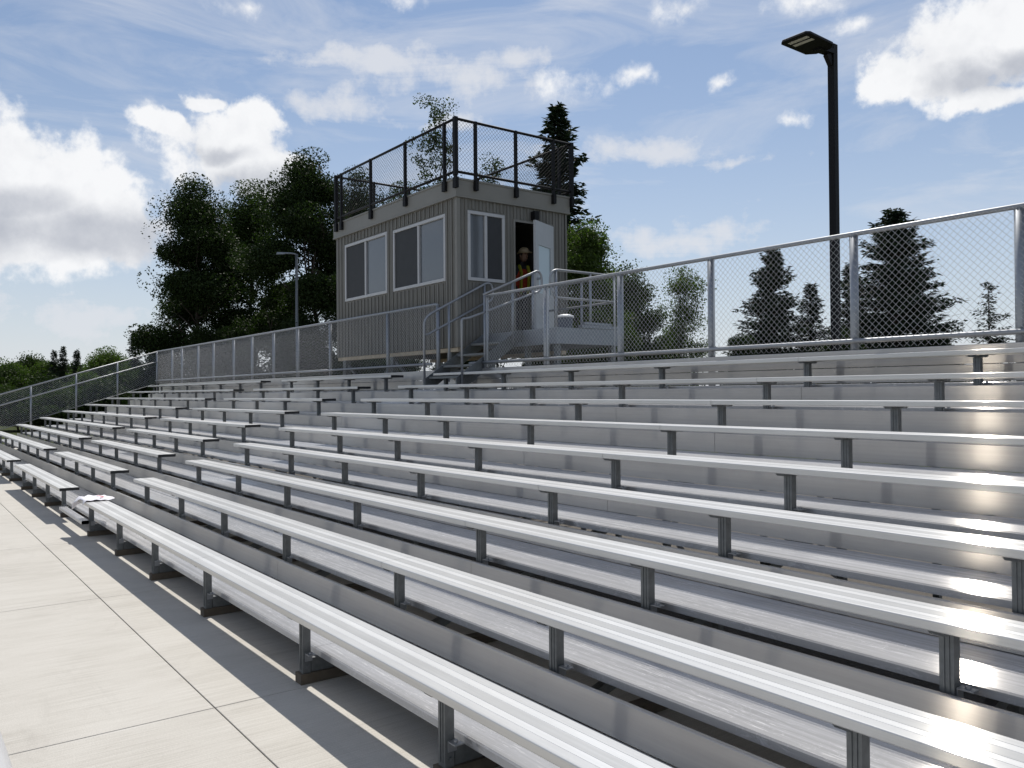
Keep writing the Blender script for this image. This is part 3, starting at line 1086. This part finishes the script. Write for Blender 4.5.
def deciduous(seed, H, W, cb, nclump, per, leaf, mat, bark='bark', sig=.42, top=.62, shape=.75, limbs=16, tr=.16):
    """returns the meshes' owner: an untagged Empty with trunk and crown"""
    rg = np.random.default_rng(seed)
    root = D.objects.new('tree', None)
    COL.objects.link(root)
    ORG[root.name] = Vector((0, 0, 0))
    m = MB()
    lean = rg.normal(size=2) * .012 * H
    tp = wobble(rg, (0, 0, 0), (lean[0], lean[1], H * .93), 9, .012)
    m.tube(tp, [tr * (1 - .92 * i / 9) for i in range(10)], 7)

    def env(t):
        t = min(max(t, 0), 1)
        lo = .55 + .45 * (t / top) ** .8 if t < top else 1.0
        hi = 1.0 if t < top else max(0, 1 - ((t - top) / (1 - top)) ** 1.35)
        return W * .5 * max(.06, lo * hi)
    lob = rg.uniform(.55, 1.2, 9)
    phase = rg.uniform(0, 6.28)

    def lobe(an, t):
        return lob[int((an + phase + t * 2.2) / (2 * math.pi) * 9) % 9]
    tips = []
    for i in range(limbs):
        t = (i + rg.uniform(.1, .9)) / limbs
        z0 = cb * .7 + (H * .9 - cb * .7) * t * .95
        an = i * 2.4 + rg.uniform(-.5, .5)
        zt = min(z0 + H * rg.uniform(.08, .18), H * .98)
        tt = (zt - cb) / (H - cb)
        r = env(tt) * lobe(an, tt) * rg.uniform(.7, 1.25)
        k = min(int(z0 / (H * .93) * 9), 8)
        p0 = np.array(tp[k])
        p1 = np.array((p0[0] + math.cos(an) * r, p0[1] + math.sin(an) * r, zt))
        pts = wobble(rg, p0, p1, 4, .05)
        rr = tr * .38 * (1 - .6 * t)
        m.tube(pts, [rr, rr * .8, rr * .6, rr * .4, rr * .2], 5)
        tips.append(np.array(pts[4]))
        tips.append(np.array(pts[3]))
        for q in range(4):
            s0 = np.array(pts[2 + q % 2])
            e = s0 + rg.normal(size=3) * np.array((.10, .10, .08)) * W * .8 + np.array((0, 0, .04 * H))
            m.tube(wobble(rg, s0, e, 2, .06), [rr * .4, rr * .25, rr * .1], 4)
            tips.append(e)
    thin = len(tips)
    for i in range(6):   # thin leading shoots that break the outline at the top
        an = rg.uniform(0, 2 * math.pi)
        r1 = W * .5 * rg.uniform(.0, .8)
        b1 = H * (1.0 - .40 * (r1 / (W * .5)) ** 1.5) * rg.uniform(.95, 1.0)
        p0 = np.array(tp[5])
        p1 = np.array((lean[0] + math.cos(an) * r1, lean[1] + math.sin(an) * r1, b1))
        m.tube(wobble(rg, p0, p1, 4, .04), [tr * .3, tr * .24, tr * .18, tr * .1, .01], 5)
        for q in range(6):
            tips.append(p0 + (p1 - p0) * (1 - .045 * q) + rg.normal(size=3) * sig * (.1 + .12 * q))
    heavy = len(tips)
    nb = 13 if nclump > 60 else 7
    for i in range(nb):   # the crown is a heap of boughs, each its own rounded mass
        t = (i + rg.uniform(.2, .8)) / nb * .86 + .02
        an = i * 2.4 + rg.uniform(-.6, .6)
        rb = W * .5 * rg.uniform(.30, .50) * (1 - .45 * t)
        rr = max(0, env(t) * rg.uniform(.75, 1.05) - rb * .75)
        b0 = tp[min(int((cb + (H - cb) * t) / (H * .93) * 9), 9)]
        cz = cb + (H - cb) * t
        c0 = np.array((b0[0] + rr * math.cos(an), b0[1] + rr * math.sin(an), min(max(cz, cb + rb * .3), H - rb * .9)))
        m.tube(wobble(rg, (b0[0], b0[1], max(.2, c0[2] - rr * .7)), c0, 3, .05), [tr * .4, tr * .3, tr * .2, tr * .08], 5)
        for q in range(int(nclump / nb)):
            v = rg.normal(size=3)
            v /= np.linalg.norm(v)
            if v[2] < -.3:
                v[2] *= -.6
            tips.append(c0 + v * rb * np.array((1, 1, .85)) * rg.uniform(.35, 1.05))
    C = []
    for ci_, c in enumerate(tips):
        k = max(4, int(per * (1.1 if thin <= ci_ < heavy else 3.4) * rg.uniform(.5, 1.5)))
        sg = sig * rg.uniform(.45, 1.15)
        q = rg.normal(size=(k, 3))
        q *= np.minimum(1, 1.7 / np.linalg.norm(q, axis=1))[:, None]
        C.append(c + q * np.array((sg, sg, sg * .72)))
    C = np.concatenate(C)
    C = C[C[:, 2] > .25]
    m.build('trunk', bark, root, True)
    mesh_np('crown', leaves(C, leaf * .56, rg, .62), 4, mat, root)
    return root


def conifer(seed, H, W, mat='needle', dense=1.0, base=.04, ragged=.3, step=.26):
    rg = np.random.default_rng(seed)
    root = D.objects.new('tree', None)
    COL.objects.link(root)
    ORG[root.name] = Vector((0, 0, 0))
    m = MB()
    m.tube([(0, 0, 0), (0, 0, H * .5), (0, 0, H * .99)], [.016 * H, .010 * H, .012], 7)
    C, A = [], []
    z = base * H
    nb_all = int(H / step * 12.5 * dense)
    zl = base * H + (H * .985 - base * H) * np.sort(rg.uniform(0, 1, nb_all)) ** .92
    for z in zl:
        t = z / H
        R0 = W * .5 * (1 - t) ** .72 * (1 if t > .12 else .8 + 1.6 * t)
        R0 *= 1 + .16 * math.sin(z * 5.1 + seed) + .10 * math.sin(z * 11.3 + 2 * seed)
        an = rg.uniform(0, 2 * math.pi)
        L = R0 * rg.uniform(1 - ragged, 1 + ragged * .6) + .06
        if rg.uniform() < .05:
            L *= 1.3
        dr = rg.uniform(.05, .38) if t < .75 else rg.uniform(-.5, .1)
        ca, sa = math.cos(an), math.sin(an)
        pts = []
        for q in range(5):
            u = q / 4
            pts.append((ca * L * u, sa * L * u, z - dr * L * u * (1.15 - .45 * u) + .16 * L * u ** 3))
        if L > .35:
            m.tube([pts[0], pts[2], pts[4]], [.018, .012, .004], 3, False)
        ns = max(3, int(L / .085))
        for q in range(ns):
            u = ((q + rg.uniform()) / ns) ** .75
            f = u * 4
            k = min(int(f), 3)
            p = np.array(pts[k]) * (1 - (f - k)) + np.array(pts[k + 1]) * (f - k)
            for sd in (-1, 1):
                side = np.array((-sa * sd, ca * sd, rg.uniform(-.6, .35)))
                dirv = np.array((ca, sa, rg.uniform(-.4, .35))) * rg.uniform(.3, .9) + side * rg.uniform(.3, 1.0)
                dirv /= np.linalg.norm(dirv)
                C.append(p + dirv * .08 + rg.normal(size=3) * .05)
                A.append(dirv * rg.uniform(.5, 1.2))
    C, A = np.array(C), np.array(A)
    n = len(C)
    up = rg.normal(size=(n, 3))
    A_n = A / np.linalg.norm(A, axis=1)[:, None]
    b = np.cross(A_n, up)
    b /= np.linalg.norm(b, axis=1)[:, None]
    s = (.012 * H + .14)
    V = np.stack([C - A * s * .45, C + b * s * .17, C + A * s * .75, C - b * s * .17], 1).reshape(-1, 3)
    m.build('trunk', 'bark', root)
    mesh_np('crown', V, 4, mat, root)
    return root


def place(root, name, label, cat, px, F, group, rot=0.0, sc_=(1, 1, 1)):
    X, Y_, _ = spot(px, F, 392)
    root.name = name
    root.location = (-X, Y_, 0)
    root.rotation_euler = (0, 0, rot)
    root.scale = sc_
    tag(root, label, cat, group)
    return root


def height_at(px, F, y):
    return spot(px, F, y)[2]


def plant_dec(px, F, ytop, wpx, label, seed, mat='leaf1', cb=.8, nclump=150, per=85, leaf=.19, group='broad-leaved trees behind the stand', name='broadleaf_tree', cat='tree', **kw):
    H = height_at(px, F, ytop)
    W = wpx * F / FPX
    r = deciduous(seed, H, W, cb, nclump, per, leaf, mat, **kw)
    return place(r, name, label, cat, px, F, group, seed * 1.3)


def plant_con(px, F, ytop, wpx, label, seed, group='spruces behind the stand', **kw):
    H = height_at(px, F, ytop)
    W = wpx * F / FPX
    r = conifer(seed, H, W, **kw)
    return place(r, 'spruce_tree', label, 'tree', px, F, group, seed * .7)


# the dark clump left of the press box
plant_dec(198, 38, 184, 112, 'large dark bushy tree, leftmost of the big clump beside the press box', 11, sig=.55, nclump=230, per=125, top=.42)
plant_dec(252, 42, 194, 124, 'rounded dark-green tree in the middle of the clump left of the press box', 12, mat='leaf2', sig=.55, nclump=210, per=125, top=.45)
plant_dec(312, 36, 152, 138, 'tallest dark tree of the clump, close against the left end of the press box', 13, sig=.5, nclump=280, per=125, top=.36)
plant_dec(364, 44, 172, 110, 'dark tree behind the press box, its crown seen through the black roof fence', 14, sig=.5, nclump=150, per=80, top=.45)
plant_dec(444, 33, 99, 62, 'slender thin-leaved tree rising behind the roof fence corner', 15, mat='leaf2', cb=2.5, nclump=40, per=20, leaf=.17, sig=.26, bark='bark', top=.45, limbs=20, tr=.09)
plant_dec(494, 35, 148, 30, 'small wispy tree top showing through the roof fence beside the spruce', 16, mat='leaf2', cb=3.0, nclump=16, per=18, leaf=.17, sig=.25, top=.4, limbs=14, tr=.07)
plant_dec(403, 47, 182, 66, 'low round tree behind the roof fence, left of the slender tree', 17, mat='leaf2', nclump=110, per=70, sig=.5)
plant_con(560, 34, 101, 112, 'tall ragged spruce standing directly behind the press box roof fence', 21, dense=1.15, ragged=.38)
plant_dec(583, 28, 222, 76, 'leafy green tree at the right edge of the press box', 22, mat='leaf3', nclump=170, per=80, leaf=.15, sig=.36, cb=.5)
plant_dec(630, 30, 270, 62, 'dense green tree behind the fence right of the landing', 23, mat='leaf2', nclump=130, per=75, leaf=.15, sig=.36, cb=.4)
plant_dec(683, 31, 266, 50, 'airy light-barked tree behind the fence with gaps of sky', 24, mat='leaf3', bark='pale_bark', nclump=50, per=26, leaf=.14, sig=.30, cb=.6, limbs=18, tr=.08)
plant_con(773, 45, 247, 98, 'broad dark spruce left of the black lamp post', 25, dense=1.5, ragged=.22)
plant_con(812, 46, 283, 60, 'small dark spruce beside the black lamp post', 26, dense=1.3, ragged=.25)
plant_con(896, 42, 207, 152, 'largest dark spruce behind the fence right of the lamp post', 27, dense=1.6, ragged=.30)
plant_con(852, 44, 262, 62, 'narrow dark spruce just right of the lamp post', 28, dense=1.2, ragged=.3)
plant_con(990, 45, 281, 64, 'thin open spruce near the right end of the fence', 29, dense=.62, ragged=.45, step=.40)
shr = 'shrubs behind the fence'
for i, (px, F, yt, w, lb, mt) in enumerate([
        (742, 40, 338, 46, 'low dark bush left of the broad spruce, seen under the fence mesh', 'leaf1'),
        (838, 40, 330, 60, 'low dark bush at the foot of the black lamp post', 'leaf1'),
        (940, 40, 334, 50, 'low dark bush right of the largest spruce', 'leaf1'),
        (610, 26, 318, 70, 'green bush below the tree at the right of the press box', 'leaf2'),
        (668, 33, 334, 66, 'green bush under the two trees right of the landing', 'leaf2'),
        (204, 36, 326, 50, 'dark bush under the leftmost big tree at the fence', 'leaf1'),
        (240, 36, 318, 72, 'dark bush under the middle tree of the clump', 'leaf1'),
        (300, 34, 312, 76, 'dark bush behind the slim far lamp post', 'leaf1'),
        (375, 34, 330, 90, 'dark bush behind the stilts of the press box', 'leaf1'),
        (462, 32, 330, 90, 'dark bush behind the staircase', 'leaf1'),
        (545, 30, 330, 76, 'dark bush behind the landing', 'leaf1')]):
    plant_dec(px, F, yt, w, lb, 40 + i, mt, cb=.1, nclump=70, per=75, leaf=.15, sig=.30, group=shr, name='shrub', cat='shrub', limbs=8, top=.4, tr=.05)

# far left edge, beyond the sloping fence
lft = 'trees beyond the sloping side fence'
plant_con(135, 70, 331, 34, 'lone spruce rising above the sloping fence at the far left', 51, lft, dense=1.0, ragged=.35)
plant_dec(106, 62, 354, 44, 'round bright-green tree above the sloping fence', 52, mat='leaf3', nclump=90, per=70, leaf=.22, sig=.5, group=lft)
plant_dec(164, 48, 352, 32, 'dark bushy tree behind the fence corner post', 53, mat='leaf1', nclump=90, per=70, leaf=.18, sig=.42, group=lft)
far = [(-34, 363, 50, 2), (8, 366, 50, 3), (30, 359, 56, 2), (2, 372, 60, 2), (48, 364, 42, 3), (72, 369, 50, 2), (88, 370, 46, 3), (128, 366, 48, 1)]
FL = ['mid-green tree partly cut by the left edge of the skyline', 'pale green low tree at the left edge of the distant skyline', 'rounded tree, highest of the distant skyline at far left', 'broad dark tree in front of the distant skyline at far left', 'small light tree left of the three tiny far spruces', 'dark low tree under the three tiny far spruces', 'mid-green low tree left of the round bright tree', 'dark low tree left of the lone spruce']
for i, (px, yt, w, mt) in enumerate(far):
    plant_dec(px, 105 + 6 * (i % 3), yt, w, FL[i], 60 + i, 'leaf%d' % mt, cb=.3, nclump=70, per=60, leaf=.42, sig=.75, group=lft, top=.5, limbs=10)
for i, (px, yt, lb) in enumerate([(54, 350, 'leftmost of the three tiny spruces on the far skyline'), (63, 346, 'middle one of the three tiny far spruces on the skyline'), (77, 349, 'right one of the three tiny spruces on the far skyline')]):
    plant_con(px, 98, yt, 18, lb, 80 + i, lft, dense=1.5, step=.32)
near = [(2, 56, 390, 70, 'scrub bush behind the lowest part of the sloping fence', 'leaf2'), (48, 52, 384, 64, 'scrub bush behind the sloping fence, second from left', 'leaf1'), (90, 50, 380, 60, 'light green scrub bush behind the middle of the sloping fence', 'leaf3'), (128, 48, 374, 56, 'scrub bush behind the upper end of the sloping fence', 'leaf2'), (-40, 60, 388, 70, 'scrub bush beyond the left picture edge fence end', 'leaf2')]
near[4:] = [(18, 43, 400, 70, 'scrub bush right behind the lowest end of the sloping fence', 'leaf1'), (62, 43, 396, 66, 'scrub bush close behind the second post of the sloping fence', 'leaf2'), (104, 42, 386, 60, 'scrub bush close behind the third post of the sloping fence', 'leaf1')]
for i, (px, F, yt, w, lb, mt) in enumerate(near):
    plant_dec(px, F, yt, w, lb, 90 + i, mt, cb=.1, nclump=70, per=70, leaf=.2, sig=.4, group='scrub beyond the sloping fence', name='shrub', cat='shrub', limbs=8, top=.4, tr=.05)

# ------------------------------------------------------------------ sun and sky
S = Vector((-.40, .355, .845)).normalized()
sun = D.lights.new('sun', 'SUN')
sun.energy = 5.0
sun.angle = R_(.55)
sun.color = (1.0, .955, .885)
so_ = D.objects.new('sun', sun)
COL.objects.link(so_)
so_.location = S * 60
so_.rotation_euler = S.to_track_quat('Z', 'Y').to_euler()

w = D.worlds.new('World')
sc.world = w
w.use_nodes = True
nt = w.node_tree
bg = nt.nodes['Background']
STR = .10
bg.inputs[1].default_value = STR
sky = N(nt, 'ShaderNodeTexSky', sky_type='NISHITA')
sky.sun_disc = False
sky.sun_elevation = math.asin(S.z)
sky.sun_rotation = math.atan2(S.x, S.y)
sky.air_density = 1.0
sky.dust_density = .7
sky.ozone_density = 1.6
gen = N(nt, 'ShaderNodeTexCoord').outputs['Generated']


def vmath(op, a, b=None):
    n = N(nt, 'ShaderNodeVectorMath', operation=op)
    setin(nt, n.inputs[0], a)
    if b is not None:
        setin(nt, n.inputs[1], b)
    return n


fwd = (-math.cos(TH), math.sin(TH), 0)
rgt = (math.sin(TH), math.cos(TH), 0)
dn = vmath('NORMALIZE', gen).outputs[0]
dx = vmath('DOT_PRODUCT', dn, rgt).outputs['Value']
dy = vmath('DOT_PRODUCT', dn, fwd).outputs['Value']
sep = N(nt, 'ShaderNodeSeparateXYZ')
nt.links.new(dn, sep.inputs[0])
az = M2(nt, 'MULTIPLY', M2(nt, 'ARCTAN2', dx, dy), 57.2958)   # compass bearing, degrees from the stand's view axis
el = M2(nt, 'MULTIPLY', M2(nt, 'ARCSINE', sep.outputs[2]), 57.2958)
cmb = N(nt, 'ShaderNodeCombineXYZ')
nt.links.new(az, cmb.inputs[0])
nt.links.new(el, cmb.inputs[1])
pos = cmb.outputs[0]
wn = N(nt, 'ShaderNodeTexNoise')
wn.inputs['Scale'].default_value = 9.0
wn.inputs['Detail'].default_value = 6
wn.inputs['Roughness'].default_value = .6
nt.links.new(dn, wn.inputs['Vector'])
wo = vmath('SUBTRACT', wn.outputs['Color'], (.5, .5, .5)).outputs[0]
wo = vmath('MULTIPLY', wo, (5.0, 3.6, 0)).outputs[0]
posw = vmath('ADD', pos, wo).outputs[0]


def deg(px, py):
    a = math.atan((px - 512) / FPX)
    return math.degrees(a), math.degrees(math.atan((HY - .008 * (px - 512) - py) / FPX * math.cos(a)))


def blobs(lst, P):
    out = None
    for px, py, rx, ry in lst:
        a, e = deg(px, py)
        kx = math.degrees(math.atan(rx / FPX)) * math.cos(math.radians(a)) ** 2
        ky = math.degrees(math.atan(ry / FPX)) * math.cos(math.radians(a))
        q = vmath('SUBTRACT', P, (a, e, 0)).outputs[0]
        q = vmath('MULTIPLY', q, (1 / kx, 1 / ky, 0)).outputs[0]
        L = vmath('LENGTH', q).outputs['Value']
        out = L if out is None else M2(nt, 'MINIMUM', out, L)
    return M2(nt, 'SUBTRACT', 1.0, out)


CUM = [(-10, 168, 100, 78), (60, 200, 98, 78), (114, 224, 76, 50), (20, 232, 140, 46), (-120, 190, 140, 90),
       (222, 148, 84, 46), (268, 172, 50, 34), (165, 122, 40, 16), (206, 100, 30, 10), (250, 120, 40, 22),
       (955, 52, 98, 54), (1015, 30, 85, 70), (886, 80, 40, 28), (985, 96, 70, 20), (1130, 60, 130, 70),
       (360, -60, 120, 30), (780, -70, 160, 36)]
SMALL = [(590, 96, 30, 18), (730, 80, 15, 11), (803, 114, 17, 9), (690, 4, 56, 18), (805, 6, 46, 24), (852, 34, 32, 13),
         (560, 86, 18, 20), (400, 0, 36, 12), (250, 8, 44, 15), (640, 76, 24, 12), (150, 112, 24, 14), (205, 92, 22, 9)]
GREY = [(100, 236, 110, 26), (20, 205, 60, 20), (-60, 220, 120, 40), (262, 182, 62, 18), (215, 150, 34, 10), (970, 78, 60, 16), (1020, 60, 40, 16)]
WISP = [(470, 76, 105, 30), (520, 62, 44, 18), (390, 62, 60, 18), (430, 124, 90, 12), (640, 152, 130, 18), (730, 156, 90, 10), (330, 60, 70, 16), (520, 200, 90, 26), (340, 110, 70, 20), (690, 232, 170, 30), (60, 320, 190, 50)]
f1 = noise(nt, dn, 20, 9, .60)
big = noise(nt, dn, 9, 5, .55)
bl = blobs(CUM, posw)
dens = M2(nt, 'ADD', bl, M2(nt, 'MULTIPLY', M2(nt, 'SUBTRACT', f1, .5), 1.7))
mk = N(nt, 'ShaderNodeMapRange', interpolation_type='SMOOTHSTEP')
nt.links.new(dens, mk.inputs[0])
mk.inputs[1].default_value = .0
mk.inputs[2].default_value = .40
ds = M2(nt, 'ADD', blobs(SMALL, posw), M2(nt, 'MULTIPLY', M2(nt, 'SUBTRACT', f1, .52), 3.4))
ms = N(nt, 'ShaderNodeMapRange', interpolation_type='SMOOTHSTEP')
nt.links.new(ds, ms.inputs[0])
ms.inputs[1].default_value = .05
ms.inputs[2].default_value = 1.25
cmask = M2(nt, 'MAXIMUM', mk.outputs[0], ms.outputs[0])
# thin high cloud, drawn out sideways
st = vmath('MULTIPLY', pos, (.035, .16, 0)).outputs[0]
rotn = N(nt, 'ShaderNodeVectorRotate')
rotn.inputs['Angle'].default_value = R_(7)
nt.links.new(st, rotn.inputs['Vector'])
ci = noise(nt, rotn.outputs[0], 1.7, 8, .62, .9)
cim = ramp(nt, ci, [(.36, .10), (.74, .66)])
wb = blobs(WISP, posw)
wd = M2(nt, 'ADD', wb, M2(nt, 'MULTIPLY', M2(nt, 'SUBTRACT', ci, .48), 2.2))
wd = M2(nt, 'ADD', wd, M2(nt, 'MULTIPLY', M2(nt, 'SUBTRACT', f1, .5), 3.0))
wk = N(nt, 'ShaderNodeMapRange', interpolation_type='SMOOTHSTEP')
nt.links.new(wd, wk.inputs[0])
wk.inputs[1].default_value = -.25
wk.inputs[2].default_value = 1.25
wk.inputs[4].default_value = .88
hz = M2(nt, 'MULTIPLY', M2(nt, 'EXPONENT', M2(nt, 'DIVIDE', M2(nt, 'MAXIMUM', el, 0.0), -12.5)), .95)
thin = M2(nt, 'MAXIMUM', M2(nt, 'MAXIMUM', cim, wk.outputs[0]), hz)
K = 1.0 / STR
CLW = (1.0 * K, 1.01 * K, 1.03 * K)
skyb = mixc(nt, 1.0, sky.outputs[0], (.72, .87, .99), 'MULTIPLY')
c1 = mixc(nt, thin, skyb, (.80 * K, .82 * K, .87 * K))
gb = M2(nt, 'ADD', blobs(GREY, posw), M2(nt, 'MULTIPLY', M2(nt, 'SUBTRACT', big, .5), 1.7))
gk = N(nt, 'ShaderNodeMapRange', interpolation_type='SMOOTHSTEP')
nt.links.new(gb, gk.inputs[0])
gk.inputs[1].default_value = -.5
gk.inputs[2].default_value = .75
shade = M2(nt, 'ADD', M2(nt, 'MULTIPLY', gk.outputs[0], .8), M2(nt, 'MULTIPLY', M2(nt, 'SUBTRACT', .55, f1), .9), None, True)
cc = mixc(nt, shade, CLW, (.52 * K, .55 * K, .62 * K))
fin = mixc(nt, cmask, c1, cc)
nt.links.new(fin, bg.inputs[0])
try:
    w.cycles.sampling_method = 'MANUAL'
    w.cycles.sample_map_resolution = 1024
except Exception:
    pass

# ------------------------------------------------------------------ camera
cam = D.cameras.new('camera')
co = D.objects.new('camera', cam)
COL.objects.link(co)
cam.sensor_width = 36
cam.lens = FPX / 1024 * 36
cam.clip_start = .02
cam.clip_end = 5000
fv = Vector(fwd) * math.cos(PH) + Vector((0, 0, 1)) * math.sin(PH)
uv = -Vector(fwd) * math.sin(PH) + Vector((0, 0, 1)) * math.cos(PH)
rv = Vector(rgt)
rr_ = rv * math.cos(ROLL) + uv * math.sin(ROLL)
uu_ = uv * math.cos(ROLL) - rv * math.sin(ROLL)
co.matrix_world = Matrix(((rr_.x, uu_.x, -fv.x, 0), (rr_.y, uu_.y, -fv.y, 0), (rr_.z, uu_.z, -fv.z, CAMZ), (0, 0, 0, 1)))
sc.camera = co

sc.render.engine = 'CYCLES'
sc.view_settings.view_transform = 'Standard'
sc.view_settings.look = 'None'
sc.view_settings.exposure = -0.1
sc.view_settings.gamma = 1.0
sc.cycles.use_denoising = True
sc.cycles.max_bounces = 8
sc.cycles.sample_clamp_indirect = 8
